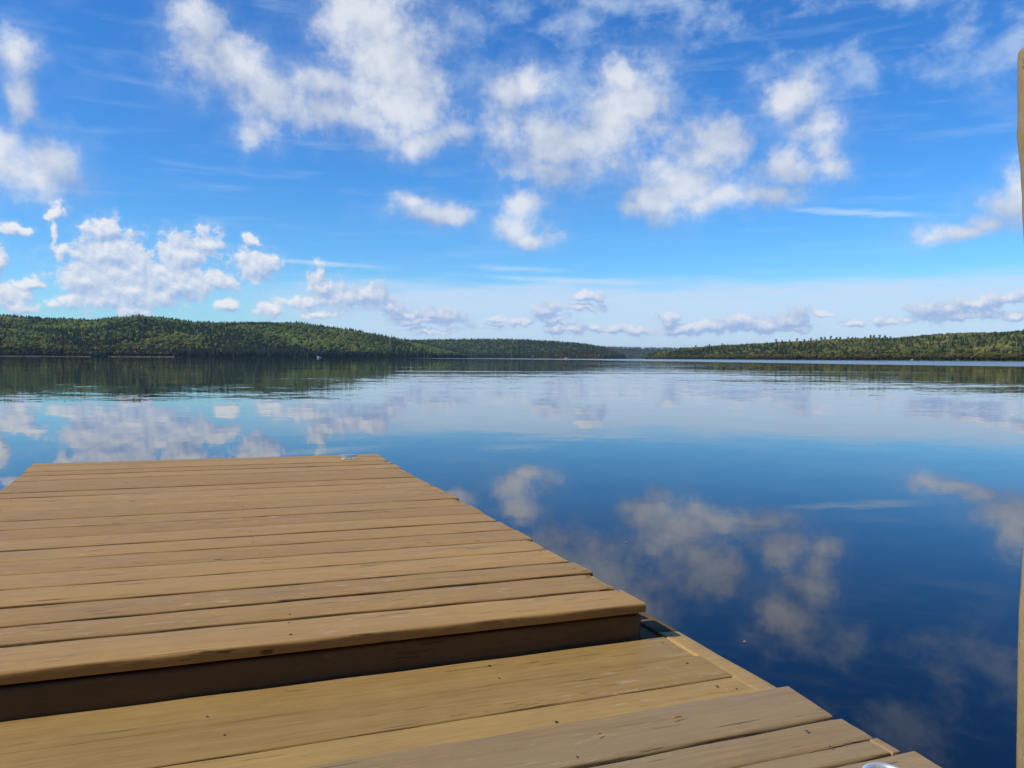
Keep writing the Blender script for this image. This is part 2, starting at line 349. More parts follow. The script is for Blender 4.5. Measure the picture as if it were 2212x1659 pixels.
def vnoise(x, y, s, seed=0):              # cheap smooth value noise
    rs = np.random.default_rng(seed); T = rs.random((64, 64)); x = np.asarray(x)/s+1000.; y = np.asarray(y)/s+1000.
    i = np.floor(x).astype(int); j = np.floor(y).astype(int); u = x-i; v = y-j; u = u*u*(3-2*u); v = v*v*(3-2*v)
    a = T[i % 64, j % 64]; b_ = T[(i+1) % 64, j % 64]; c_ = T[i % 64, (j+1) % 64]; d = T[(i+1) % 64, (j+1) % 64]
    return (a*(1-u)+b_*u)*(1-v)+(c_*(1-u)+d*u)*v
class Hill:
    def __init__(s, sky, shore, ridge, th):
        s.sky = sky; s.x = [p[0] for p in sky]; s.y = [p[1] for p in sky]; s.sh = shore; s.rd = ridge; s.th = th
    def params(s, x):
        ysk = np.interp(x, s.x, s.y); sh = np.interp(x, [p[0] for p in s.sh], [p[1] for p in s.sh]); rd = np.interp(x, [p[0] for p in s.rd], [p[1] for p in s.rd])
        ae = np.array([azel(a, b_) for a, b_ in zip(np.atleast_1d(x), np.atleast_1d(ysk))])
        H = np.maximum(HC+np.tan(ae[:, 1])*rd/1.0 - s.th, 1.0)
        return ae[:, 0], sh, rd, H
    def point(s, x, t):
        x = np.atleast_1d(np.asarray(x, float)); t = np.atleast_1d(np.asarray(t, float))
        a, sh, rd, H = s.params(x)
        d = sh+(rd-sh)*t; X = np.sin(a)*d; Y = np.cos(a)*d
        tt = np.clip(t, 0, 1); prof = .35*tt + .65*(1-(1-tt)**2)*1.0
        prof = prof*(1-.0)
        back = np.where(t > 1, 1-.9*(t-1)**2, 1)
        nz = (vnoise(X, Y, 160, 5)-.5)*.30+(vnoise(X, Y, 60, 9)-.5)*.10
        Z = .25+H*prof*back*(1+nz*np.sin(np.pi*tt)) - np.where(t < 0, 3*(-t)*20, 0)
        return X, Y, Z, d
    def mesh(s, name, nx=150, nt=26):
        xs = np.linspace(s.x[0], s.x[-1], nx); ts = np.concatenate([[-.03], np.linspace(0, 1.6, nt)])
        V = []
        for t in ts:
            X, Y, Z, _ = s.point(xs, np.full(nx, t)); V.append(np.stack([X, Y, Z], 1))
        V = np.concatenate(V); F = []
        for j in range(len(ts)-1):
            for i in range(nx-1):
                k = j*nx+i; F.append((k, k+1, k+nx+1, k+nx))
        o = mesh_obj(name, V, F, M_ground, smooth=True); tag(o, kind='structure'); return o
def merge(items):
    Vs, Fs, Cs = [], [], []; k = 0
    for v, f, c_ in items: Vs.append(v); Fs.append(f+k); Cs.append(c_); k += len(v)
    return np.concatenate(Vs), np.concatenate(Fs), np.concatenate(Cs)
def forest(hill, name, count, mixf, seed, hmul=1., low=False, tmax=1.12, xr=None):
    r = np.random.default_rng(seed); items = []
    x0, x1 = xr or (hill.x[0], hill.x[-1])
    xs = r.uniform(x0, x1, count); ts = r.random(count)**.85*tmax
    nsh = count//7; ts[:nsh] = r.uniform(0., .035, nsh)        # a dense belt along the shore
    X, Y, Z, D = hill.point(xs, ts)
    big = vnoise(X, Y, 110, seed+1); med = vnoise(X, Y, 45, seed+2); fine_ = r.random(count)
    for i in range(count):
        kind, hgt, col = mixf(r, xs[i], ts[i], big[i], med[i])
        if kind == 'c': pv, pf = (P_CONL if low else P_CON)[r.integers(4)]
        elif kind == 'p': pv, pf = P_PIN[r.integers(4)]
        else: pv, pf = (P_DECL if low else P_DEC)[r.integers(5)]
        h = hgt*hmul*(r.uniform(.9, 1.15) if (ts[i] > .92 and kind != 'd' and hill is HA and not 450 < xs[i] < 620) else 1); a = r.uniform(0, 6.28); ca, sa = math.cos(a), math.sin(a); w_ = h*(r.uniform(1.15, 1.75) if kind == 'd' else r.uniform(.9, 1.35))
        v = np.stack([(pv[:, 0]*ca-pv[:, 1]*sa)*w_+X[i], (pv[:, 0]*sa+pv[:, 1]*ca)*w_+Y[i], pv[:, 2]*h+Z[i]-.3], 1)
        cc = np.clip(col[None, :]*(.78+.44*big[i])*r.uniform(.85, 1.15, (len(v), 1)), 0, 1)
        items.append((v, pf, cc))
        if not low and ts[i] < .12:
            tv = TV*np.array([h, h, h])+np.array([X[i], Y[i], Z[i]-.3]); items.append((tv, TF, np.tile(BIRCH if fine_[i] < .25 else BARK, (len(tv), 1))))
    V, F, Cc = merge(items)
    return tri_obj(name, V, F, Cc, M_leaf)
def pick(r, A): return A[r.integers(len(A))]*r.uniform(.88, 1.12)
def green(r, u): return GREENS[int(min(4, max(0, u*5+r.normal()*.5)))]*r.uniform(.9, 1.1)*np.array([1.22, 1.12, 1.])
# left hill
HA = Hill([(-800,700),(-300,690),(0,686),(50,690),(110,694),(200,697),(240,691),(300,686),(360,690),(420,698),(500,699),(560,697),(640,699),(700,707),(760,714),(800,722),(850,731),(900,741),(940,750),(975,758),(1010,766)],
          [(-800,1300),(0,1500),(400,1600),(700,1700),(900,2000),(1010,2400)], [(-800,2000),(0,2150),(700,2250),(900,2350),(1010,2480)], 9.)
def mixA(r, x, t, big, med):
    if t < .035: return ('c', r.uniform(8, 15), pick(r, CONC)) if r.random() < .62 or x > 370 else ('d', r.uniform(7, 11), pick(r, YELL)*.7)
    pc = .06+.6*(big > .63)+.65*(t > .93)*(x < 450)+.5*(x > 620)*(t > .85)+.35*(t < .12)*(x > 380)
    if r.random() < pc: return 'c', r.uniform(11, 17), pick(r, CONC)
    if t < .2 and x < 620 and r.random() < .6: return 'd', r.uniform(9, 13), pick(r, YELL)*.8
    q = r.random()
    if q < .03+.3*(med > .78): return 'd', r.uniform(10, 13), pick(r, YELL)*.8
    if q < .05+.2*(med < .18): return 'd', r.uniform(10, 13), pick(r, ORG)*.75
    return 'd', r.uniform(10.5, 13.5), green(r, med)*(1.0+.35*(big < .4))
HA.mesh('hill')
tag(forest(HA, 'forest', 14500, mixA, 11, xr=(-260, 1010)), 'mixed green autumn forest covering the long rounded hill on the left shore', 'forest', kind='stuff')
# middle hill with its low headland, and the far blue ridge
HB = Hill([(760,735),(850,735),(900,733),(1000,732),(1100,732),(1180,735),(1220,739),(1260,742),(1290,747),(1320,756),(1350,768)],
          [(760,2900),(1150,2900),(1350,3200)], [(760,3600),(1150,3500),(1350,3350)], 14.)
def mixB(r, x, t, big, med):
    if t < .1 or r.random() < .45+.3*(x > 1120): return 'c', r.uniform(12, 20), pick(r, CONC)*1.1
    return ('d', r.uniform(11, 15), pick(r, YELL)*.8) if r.random() < .1 else ('d', r.uniform(11, 15), pick(r, GREENS))
HB.mesh('hill', 90)
tag(forest(HB, 'forest', 6500, mixB, 21, low=True), 'dark forest on the middle hill across the lake between left hill and headland', 'forest', kind='stuff')
HD = Hill([(1150,764),(1170,760),(1200,757),(1240,755),(1280,757),(1300,760),(1322,768)], [(1150,2450),(1322,2450)], [(1150,2600),(1322,2600)], 13.)
def mixD(r, x, t, big, med):
    return ('c', r.uniform(10, 16), pick(r, CONC)) if r.random() < .6 else ('d', r.uniform(9, 13), pick(r, ORG if r.random() < .5 else YELL)*.6)
HD.mesh('headland', 40, 8)
tag(forest(HD, 'forest', 520, mixD, 31, low=True), 'low dark wooded headland with a pale rock at the foot of the middle hill', 'forest', kind='stuff')
HE_C = Hill([(1180,747),(1290,747),(1340,749),(1400,750),(1500,751),(1650,753),(1800,758)], [(1180,5000),(1800,4600)], [(1180,5700),(1800,5200)], 14.)
HE_C.mesh('hill', 60)
tag(forest(HE_C, 'forest', 4200, mixB, 41, low=True), 'distant bluish forest ridge behind the headland, farthest on the lake', 'forest', kind='stuff')
# right hill
HR = Hill([(1395,768),(1420,761),(1450,757),(1475,753),(1512,751),(1541,748),(1610,745),(1675,741),(1740,738),(1810,733),(1880,731),(1940,731),(1990,726),(2040,722),(2110,720),(2140,720),(2212,717),(2400,706),(2700,700),(3000,705)],
          [(1395,2350),(1475,2050),(1700,1550),(2212,1150),(2600,980),(3000,900)], [(1395,2450),(1475,2350),(1700,1950),(2212,1600),(2600,1450),(3000,1400)], 9.)
def mixR(r, x, t, big, med):
    if t < .04: return ('c', r.uniform(9, 15), pick(r, CONC)) if r.random() < .35 else ('d', r.uniform(8, 13), pick(r, YELL)*.55)
    if r.random() < .24+.35*(x < 1700)*(t < .5)+.2*(med > .7): return 'c', r.uniform(11, 17)*(1 if t < .8 else .75), pick(r, CONC)
    q = r.random()
    if q < .5*(t < .6)*(med > .5)+.05: return 'd', r.uniform(10, 13), pick(r, YELL)*.7
    if q < .4*(t < .6)*(med < .25)+.07: return 'd', r.uniform(10, 13), pick(r, ORG)*.7
    return 'd', r.uniform(10.5, 13.5), green(r, big)*np.array([.95, .82, .9])
HR.mesh('hill', 170)
tag(forest(HR, 'forest', 8600, mixR, 51, xr=(1395, 2520)), 'mixed autumn forest covering the low hill along the right shore', 'forest', kind='stuff')

# single trees that stand out
BARK_M = simple('bark', (.10, .085, .07), .9)
def leaf_mat(name, col):
    mt, g, b = new_mat(name); P = g.node('ShaderNodeTexCoord').outputs['Object']; n = g.noise(P, 3., 4., .6)
    g.put(b.inputs['Base Color'], g.mix(n, tuple(c_*.7 for c_ in col), tuple(c_*1.3 for c_ in col))); b.inputs['Roughness'].default_value = .8; b.inputs['Specular IOR Level'].default_value = .15
    return mt
L_PINE = leaf_mat('pine needles', (.024, .042, .024)); L_YEL = leaf_mat('yellowing leaves', (.13, .12, .035)); L_DARK = leaf_mat('dark spruce needles', (.018, .032, .02))
L_GRN = leaf_mat('green leaves', (.07, .105, .032))
def proto_tree(name, V, F, mat, top):
    e = bpy.data.objects.new(name, None); C.objects.link(e)
    mesh_obj('crown', V, F, mat, e); tv, tf = trunk(top, .02, .008, 6); mesh_obj('trunk', tv, tf, BARK_M, e)
    return e
def place_tree(e, X, Y, Z, h, a, label, cat, group, first):
    if not first:
        n = e.copy(); C.objects.link(n)
        for ch in list(e.children):
            c_ = ch.copy(); C.objects.link(c_); c_.parent = n
        e = n
    e.location = (X, Y, Z); e.scale = (h, h, h); e.rotation_euler = (0, 0, a); tag(e, label, cat, group); return e
pr2 = np.random.default_rng(77)
protos = [proto_tree('pine_tree', *P_PIN[k], L_PINE, .95) for k in range(3)]; used = set()
PX = [1676,1690,1706,1722,1737,1752,1764,1773,1782,1795,1808,1815,1832,1842,1848,1869,1881,1888,1900,1911,1923,1560,1532,1503]
for i, x in enumerate(PX):
    X, Y, Z, D = HR.point(x, 1.0); k = i % 3
    lab = 'dark pine standing above the skyline of the right hill' if x > 1600 else 'small dark pine on the low far end of the right hill'
    place_tree(protos[k], X[0], Y[0], Z[0], float(pr2.uniform(13.5, 18.5))*D[0]/1900, float(pr2.uniform(0, 6)), lab, 'pine tree', 'pines along the skyline' if x > 1600 else 'small pines at the far end of the right hill', k not in used); used.add(k)
rt = np.random.default_rng(5)
e0 = [proto_tree('broadleaf_tree', *decid(rt, 9, 150), L_YEL, .6), proto_tree('broadleaf_tree', *decid(rt, 9, 150), L_GRN, .6)]; used = set()
for i, (x, h) in enumerate([(1965,13),(1998,11.5),(2040,12),(2058,14),(2078,12),(2118,15),(2142,13),(2163,12.5),(2185,14.5),(2204,12)]):
    X, Y, Z, D = HR.point(x, .012); k = 0 if i % 3 != 1 else 1
    place_tree(e0[k], X[0], Y[0], Z[0]-.5, h, i*1.3, ('rounded yellow-green tree' if k == 0 else 'rounded green tree')+' on the water\'s edge of the right shore', 'tree', 'yellow-green shore trees' if k == 0 else 'green shore trees', k not in used); used.add(k)
sp = [proto_tree('spruce_tree', *P_CON[k], L_DARK, .9) for k in range(2)]; used = set()
SX = [(372,14),(383,11),(392,13),(404,12),(440,13),(452,11),(585,14),(596,12),(636,15),(648,13),(655,14),(740,13),(780,14)]
for i, (x, h) in enumerate(SX):
    X, Y, Z, D = HA.point(x, -.002); k = i % 2
    place_tree(sp[k], X[0], Y[0], 0., h, i*.7, 'dark spruce on the water\'s edge of the left shore', 'spruce tree', 'dark spruces at the left waterline', k not in used); used.add(k)
# dark bush clump standing out on the left bar
V = []; F = []; k = 0; rb = np.random.default_rng(9)
for i in range(10):
    X, Y, Z, D = HA.point(203+rb.uniform(0, 26), -.035)
    v = IV*rb.uniform(.8, 1.2, (12, 1))*np.array([3.2, 3.2, rb.uniform(3.5, 6)])+np.array([X[0], Y[0], 3.]); V.append(v); F.append(IF+k); k += 12
mesh = mesh_obj('bush', np.concatenate(V), np.concatenate(F), L_DARK); tag(mesh, 'dark rounded bush clump standing in the water before the reed bar on the left', 'bush')
# pale reed bar on the left shore
reed = leaf_mat('dry reeds', (.30, .25, .14)); V = []; F = []; rb = np.random.default_rng(19)
for x0, x1, nn in ((-60, 196, 2600), (232, 376, 1600)):
    for i in range(nn):
        x = rb.uniform(x0, x1); X, Y, Z, D = HA.point(x, -.018-rb.uniform(0, .018)); h = rb.uniform(.8, 2.0)*(1 if x0 > 0 else .8); w_ = .5; k = len(V)
        a = rb.uniform(0, 3.14); dx_, dy_ = math.cos(a)*w_, math.sin(a)*w_
        V += [(X[0]-dx_, Y[0]-dy_, -.1), (X[0]+dx_, Y[0]+dy_, -.1), (X[0]+rb.uniform(-.3, .3), Y[0], h)]; F.append((k, k+1, k+2))
tag(mesh_obj('reeds', V, F, reed), 'pale dry reeds along the low bar of the left shore', 'reeds', kind='stuff')

# unseen shore and woods behind the viewer, added to cut sky light
V = []; F = []; na = 40; ds = (14., 22., 60., 160.)
for i in range(na):
    a = R(105+150*i/(na-1))
    for d, z in zip(ds, (-.3, .8, 5., 22.)): V.append((math.sin(a)*d, math.cos(a)*d, z))
for i in range(na-1):
    for j in range(3): F.append((i*4+j, i*4+j+1, i*4+j+5, i*4+j+4))
tag(mesh_obj('shore', V, F, M_ground, smooth=True), kind='structure')
items = []; rs = np.random.default_rng(88)
for i in range(700):
    a = R(rs.uniform(104, 256)); d = 22+rs.random()**2.2*90; z = .7+(d-22)*.13
    pv, pf = (P_DEC if rs.random() < .5 else P_CON)[rs.integers(5)]; h = rs.uniform(13, 19); col = pick(rs, GREENS if rs.random() < .6 else CONC)
    items.append((pv*np.array([h, h, h])+np.array([math.sin(a)*d, math.cos(a)*d, z]), pf, np.tile(col, (len(pv), 1))))
V, F, Cc = merge(items)
tag(tri_obj('forest', V, F, Cc, M_leaf), 'unseen woods added on the near shore behind the viewer to block sky light', 'forest', kind='stuff')

# rock outcrop, boats and boulders on the far shores
M_rock = simple('pale granite', (.26, .23, .215), .9); M_white = simple('white paint', (.75, .75, .72), .5); M_glass = simple('dark glass', (.03, .04, .05), .2)
def rock(name, c_, s, seed, label, cat='rock', mat=None):
    r = np.random.default_rng(seed); import bmesh
    bm = bmesh.new(); bmesh.ops.create_icosphere(bm, subdivisions=3, radius=1)
    for v in bm.verts:
        p = np.array(v.co); q = 1+.28*(vnoise(p[0]*2+seed, p[1]*2+p[2], .5, seed)-.5)+.2*(vnoise(p[2]*3, p[0]*3+p[1], .6, seed+1)-.5)
        v.co = Vector((p[0]*q*s[0], p[1]*q*s[1], p[2]*q*s[2]))
    me = bpy.data.meshes.new(name); bm.to_mesh(me); bm.free(); me.materials.append(mat or M_rock)
    o = bpy.data.objects.new(name, me); C.objects.link(o); o.location = c_; tag(o, label, cat); return o
def at(hill, x, t, z=0.):
    X, Y, Z, D = hill.point(x, t); return (X[0], Y[0], z)
rock('rock_outcrop', at(HD, 1223, -.03, .5), (6, 4, 3.6), 4, 'pale pinkish rock outcrop at the waterline of the low headland')
rock('boulder', at(HR, 1972, -.012, .9), (2.0, 1.6, 1.7), 8, 'larger pale boulder at the waterline of the right shore', 'boulder')
rock('boulder', at(HR, 1967.5, -.012, .8), (.9, .9, .9), 12, 'small pale boulder just left of the larger one on the right shore', 'boulder')
def prism(sec, xs, scale=None):           # loft of a closed section (y,z) along x
    V = []; F = []; n = len(sec)
    for i, x in enumerate(xs):
        sy_, sz_ = scale[i] if scale else (1, 1)
        for (y, z) in sec: V.append((x, y*sy_, z*sz_))
    for i in range(len(xs)-1):
        for j in range(n): j2 = (j+1) % n; F.append((i*n+j, i*n+j2, (i+1)*n+j2, (i+1)*n+j))
    F.append(tuple(range(n))[::-1]); F.append(tuple((len(xs)-1)*n+j for j in range(n)))
    return V, F
def rowboat(loc, rz, label, L=3.6):
    e = bpy.data.objects.new('rowing_boat', None); C.objects.link(e); e.location = loc; e.rotation_euler = (0, 0, rz); tag(e, label, 'boat')
    hull = [(-.65, .65), (-.45, .1), (0, 0), (.45, .1), (.65, .65), (.55, .65), (.38, .18), (0, .1), (-.38, .18), (-.55, .65)]
    V, F = prism(hull, [-L/2, -L/4, 0, L/4, L*.42, L/2], [(.85, 1), (1, 1), (1, 1), (.85, 1), (.5, 1.1), (.08, 1.2)]); mesh_obj('hull', V, F, M_white, e)
    V, F = prism([(-.55, .45), (.55, .45), (.55, .5), (-.55, .5)], [-.2, .1]); mesh_obj('thwart', V, F, M_rock, e)
rowboat(at(HR, 1814, -.01, 1.6), .2, 'small white boat drawn up on the right shore, below the taller skyline pines', 4.4)
rowboat(at(HR, 2072.5, -.01, 1.2), -.1, 'small white boat drawn up among dark trees, rightmost on the right shore', 4.0)
e = bpy.data.objects.new('cabin_boat', None); C.objects.link(e); e.location = at(HA, 689, -.04, .1); e.rotation_euler = (0, 0, .1); e.scale = (1., 1., 1.); tag(e, 'white cabin boat moored under the trees of the left shore', 'boat')
V, F = prism([(-1.2, 1.1), (-.9, .2), (0, -.1), (.9, .2), (1.2, 1.1)], [-4.2, -2, 1, 3, 4.6], [(.95, 1), (1, 1), (1, 1), (.7, 1.1), (.1, 1.25)]); mesh_obj('hull', V, F, M_white, e)
V, F = prism([(-1., 1.12), (1., 1.12), (.9, 3.0), (-.9, 3.0)], [-3.9, 0.6]); mesh_obj('cabin', V, F, M_white, e)
V, F = prism([(-1.03, 1.7), (1.03, 1.7), (.97, 2.5), (-.97, 2.5)], [-.5, .75]); mesh_obj('window', V, F, M_glass, e)

# ------------------------------------------------------------------ the docks (dock coordinates: x along the boards, y away from us)
DR, DU, DF = basis(0.394817, -0.0390676, 0.0259885); DC = np.array([-1.0648864, -1.6629335, 0.5948488])
A = np.stack([CR, CU, CF], 1) @ np.stack([DR, DU, DF], 1).T
T = np.array([0, 0, HC])-A@DC
DM = Matrix(((*A[0], T[0]), (*A[1], T[1]), (*A[2], T[2]), (0, 0, 0, 1)))
def to_world(p): return Vector((A@np.array(p)+T).tolist())

def wood(name, col, grain=.5, crack=.5, scuff=.35, fine=0., stain=None, dark=(.06, .04, .022), spec=.2):
    mt, g, b = new_mat(name); P = g.node('ShaderNodeTexCoord').outputs['Object']
    bd = g.node('ShaderNodeAttribute', attribute_name='board').outputs['Fac']
    Q = g.v('ADD', P, g.comb(g.m('MULTIPLY', bd, 37.), g.m('MULTIPLY', bd, 11.), 0.))
    wrp = g.m('MULTIPLY', g.m('SUBTRACT', g.noise(g.mapp(Q, scale=(3, 8, 8)), 1., 3.), .5), .03)
    Qw = g.v('ADD', Q, g.comb(0., wrp, 0.))
    g1 = g.noise(g.mapp(Qw, scale=(2.2, 95, 60)), 1., 5., .62)
    g2 = g.noise(g.mapp(Qw, scale=(1.1, 26, 20)), 1., 4., .55)
    bl = g.noise(g.mapp(Q, scale=(3.5, 9, 9)), 1., 5., .6)
    g3 = g.m('MULTIPLY', g.m('SUBTRACT', g.noise(g.mapp(Qw, (1, 4, 0), scale=(7, 320, 160)), 1., 3., .6), .5), .62*grain)
    mo = g.m('MULTIPLY', g.m('SUBTRACT', g.noise(g.mapp(P, (9, 4, 0), scale=(16, 30, 30)), 1., 5., .65), .5), .40)
    tone = g.m('ADD', g.m('ADD', g.m('ADD', g3, mo), g.m('MULTIPLY', g.m('SUBTRACT', bd, .5), .24)), g.m('ADD', g.m('MULTIPLY', g.m('SUBTRACT', g1, .5), .60*grain), g.m('ADD', g.m('MULTIPLY', g.m('SUBTRACT', g2, .5), .40*grain), g.m('MULTIPLY', g.m('SUBTRACT', bl, .5), .34))))
    lo = tuple(c_*.62 for c_ in col); hi = tuple(min(1, c_*1.38) for c_ in col)
    c = g.mix(g.m('ADD', tone, .5, clamp=True), lo, hi)
    if stain:                                   # greyer, worn paint on part of the wood
        c = g.mix(g.m('MULTIPLY', g.ramp(g.noise(g.mapp(Q, scale=(2.2, 9, 9)), 1., 5., .6), .40, .62), .6), c, stain)
    # worn streaks where the grain shows through
    ws = g.ramp(g.noise(g.mapp(Qw, scale=(1.6, 40, 40)), 1., 6., .7), .60, .72)
    c = g.mix(g.m('MULTIPLY', ws, .30*grain), c, tuple(c_*.45 for c_ in col))
    # pale scuffs
    sc = g.m('MULTIPLY', g.ramp(g.noise(g.mapp(Q, (5, 0, 0), scale=(14, 55, 40)), 1., 5., .65), .57, .70), g.ramp(g.noise(g.mapp(P, scale=(1.6, 2.0, 1)), 1., 3.), .47, .62))
    c = g.mix(g.m('MULTIPLY', sc, scuff), c, (.56, .43, .29))
    # fine cracks, and small knots and dirt
    ck = g.m('MULTIPLY', g.ramp(g.noise(g.mapp(Qw, (0, 9, 0), scale=(5.5, 130, 80)), 1., 3., .5), .645, .68), g.ramp(g.noise(g.mapp(Q, (7, 3, 1), scale=(3, 12, 9)), 1., 2.), .46, .56))
    c = g.mix(g.m('MULTIPLY', ck, crack), c, dark)
    vo = g.node('ShaderNodeTexVoronoi'); g.put(vo.inputs['Vector'], g.mapp(Q, scale=(4.2, 11, 11))); vo.inputs['Scale'].default_value = 1.
    kn = g.m('MULTIPLY', g.ramp(vo.outputs['Distance'], .035, .075, 1., 0.), g.ramp(g.noise(Q, 3.3, 1.), .41, .47))
    c = g.mix(g.m('MULTIPLY', kn, .75), c, dark)
    g.put(b.inputs['Base Color'], c)
    b.inputs['Specular IOR Level'].default_value = spec
    g.put(b.inputs['Roughness'], g.ramp(bl, .3, .7, .5, .68))
    h = g.m('SUBTRACT', g.m('ADD', g.m('MULTIPLY', g1, .6+fine), g.m('MULTIPLY', bl, .5)), g.m('ADD', g.m('MULTIPLY', ck, 1.2), g.m('MULTIPLY', kn, 1.)))
    if fine:
        h = g.m('ADD', h, g.m('MULTIPLY', g.noise(g.mapp(Qw, scale=(7, 420, 200)), 1., 2.), fine))
    bp = g.node('ShaderNodeBump'); g.put(bp.inputs['Height'], h); bp.inputs['Distance'].default_value = .003; bp.inputs['Strength'].default_value = .7
    g.put(b.inputs['Normal'], bp.outputs[0])
    return mt
W_UP = wood('tan deck paint', (.366, .215, .073), grain=.8, crack=.85, scuff=.6)
W_LO = wood('olive deck paint', (.334, .207, .067), grain=1.0, scuff=.35, crack=.7, dark=(.09, .055, .02))
W_GREY = wood('weathered tan boards', (.315, .203, .092), grain=1.0, fine=.6, scuff=.35, stain=(.29, .205, .105))
W_TRIM = wood('fresh tan trim paint', (.40, .25, .085), grain=.8, scuff=.1, crack=.2)
W_BEAM = wood('shaded brown beam', (.15, .098, .048), grain=.8, scuff=.1, crack=.4, spec=.04)  # brown, darkened further: the shade under the step is put into the colour
W_POST = wood('painted post', (.31, .225, .110), grain=.9, scuff=.1, crack=.3)

class Boards:
    def __init__(s, seed=1): s.V = []; s.F = []; s.a = []; s.r = np.random.default_rng(seed)
    def add(s, x0, x1, ya, yb, ztop, th, rad=.006, seg=70, wob=.0010, skew=(0, 0), bid=None, slant=(0, 0), axis='x', chew=0.):
        """one board from x0 to x1, near edge ya and far edge yb (skew adds to them at x0), rounded edges"""
        r = s.r; bid = r.random() if bid is None else bid
        xs = np.linspace(x0, x1, seg+1); n0 = len(s.V)
        xs = np.concatenate([[x0], [x0+rad*.4], xs[1:-1], [x1-rad*.4], [x1]])
        ins = np.concatenate([[rad*.6], [rad*.1], np.zeros(seg-1), [rad*.1], [rad*.6]])
        L = len(xs); sd = r.integers(1, 9999)
        def w1(s_, k, amp): return (vnoise(xs, np.full(L, k*3.7), s_, sd % 97+k)-.5)*2*amp
        ea = w1(.35, 1, wob*1.3)+w1(.06, 2, wob*.5)+w1(.02, 5, wob*.25); eb = w1(.35, 3, wob*1.3)+w1(.06, 4, wob*.5)
        zt = w1(.5, 6, wob*.9); cup = w1(.9, 7, wob*.6)
        tlt = r.normal()*.0007
        for i, x in enumerate(xs):
            t = (x-x0)/(x1-x0); A_ = ya+skew[0]*(1-t)+ea[i]+ins[i]; B_ = yb+skew[1]*(1-t)+eb[i]-ins[i]
            z1 = ztop+zt[i]-ins[i]*.8; z0 = ztop-th+ins[i]*.5; q = rad*(1+.35*math.sin(x*23+sd)); pts = []
            ww = B_-A_; q = min(q, ww*.45)
            for ang in (180, 150, 120, 90): pts.append((A_+q+q*math.cos(R(ang)), z1-q+q*math.sin(R(ang))-(tlt)))
            pts.append((A_+ww*.33, z1+cup[i]*.5)); pts.append((A_+ww*.66, z1+cup[i]*.5))
            for ang in (90, 60, 30, 0): pts.append((B_-q+q*math.cos(R(ang)), z1-q+q*math.sin(R(ang))+tlt))
            pts.append((B_, z0+.002)); pts.append((B_-.002, z0)); pts.append((A_+.002, z0)); pts.append((A_, z0+.002))
            if chew and x1-x < chew:
                f_ = 1-(x1-x)/chew; pts = [(y+abs(r.normal())*.006*f_ if y < ya+.03 else y, z-(abs(r.normal())*.004*f_ if z > ztop-.03 else 0)) for y, z in pts]
            xo = slant[1]*(1 if i == L-1 else 0)
            for (y, z) in pts:
                p = (x+(slant[0]*(y-ya) if i >= L-2 else 0), y, z)
                s.V.append(p if axis == 'x' else (p[1], p[0], p[2])); s.a.append(bid)
        m_ = len(pts)
        for i in range(L-1):
            for j in range(m_):
                j2 = (j+1) % m_; f = (n0+i*m_+j, n0+(i+1)*m_+j, n0+(i+1)*m_+j2, n0+i*m_+j2)
                s.F.append(f if axis == 'x' else f[::-1])
        a = tuple(n0+j for j in range(m_)); b_ = tuple(n0+(L-1)*m_+j for j in range(m_))[::-1]
        s.F.append(a if axis == 'x' else a[::-1]); s.F.append(b_ if axis == 'x' else b_[::-1])
    def build(s, name, mat, parent, nails=None, nz=0.):
        nf = len(s.F)
        if nails:
            V, F = nail_mesh(nails, nz); k = len(s.V); s.V += V; s.a += [0.]*len(V); s.F += [tuple(i+k for i in f) for f in F]
        o = mesh_obj(name, s.V, s.F, mat, parent, attr=s.a); o.data.shade_smooth()
        if nails:
            o.data.materials.append(M_nail); idx = np.zeros(len(s.F), np.int32); idx[nf:] = 1; o.data.polygons.foreach_set('material_index', idx)
        try:
            o.data.set_sharp_from_angle(angle=R(42))
        except Exception: pass
        return o
def nail_mesh(pts, z):
    V = []; F = []; r = np.random.default_rng(2)
    for (x, y, s) in pts:
        k = len(V); n = 7
        for j in range(n):
            a = 6.283*j/n; q = s*r.uniform(.7, 1.2); V.append((x+math.cos(a)*q*1.25, y+math.sin(a)*q, z))
        V.append((x, y, z+.0003))
        for j in range(n): F.append((k+j, k+(j+1) % n, k+n))
    return V, F
M_nail = simple('rusty dark nail', (.045, .028, .018), .8)
M_chrome = simple('polished steel', (.92, .92, .92), .42, .72)

# upper dock
dock = bpy.data.objects.new('raised_dock', None); C.objects.link(dock); dock.matrix_world = DM
tag(dock, 'tan painted plank dock reaching out over the lake, raised a step above the nearer deck', 'dock')
yr = [.003,.138,.288,.414,.562,.701,.844,.993,1.140,1.290,1.445,1.581,1.726,1.875,2.025,2.163,2.313,2.46,2.595,2.764,2.881]
xr = [.005,-.005,.002,-.005,0,-.001,-.002,.001,0,-.002,.007,.001,.002,-.004,0,-.001,.002,0,0,.004,.001]
yl = [.007,.160,.282,.425,.570,.706,.848,.983,1.127,1.272,1.418,1.566,1.697,1.857,1.988,2.128,2.276,2.422,2.556,2.724,2.842]
bs = Boards(3)
for k in range(20):
    gap = [.006,.007,.006,.0045,.006,.004,.005,.003,.0055,.003,.004,.004,.003,.006,.003,.005,.003,.005,.003,.005][k]
    bs.add(-1.677+bs.r.normal()*.004, xr[k]+bs.r.normal()*.0035, yr[k], yr[k+1]-gap*1.9, 0., .0235, rad=.0038 if k else .0055,
           skew=((yl[k]-yr[k])*1.2, (yl[k+1]-yr[k+1])*1.2), wob=.0013, chew=(0., .035, 0., 0., .02, 0., .03, 0.)[k % 8])
nl = []; r = np.random.default_rng(4)
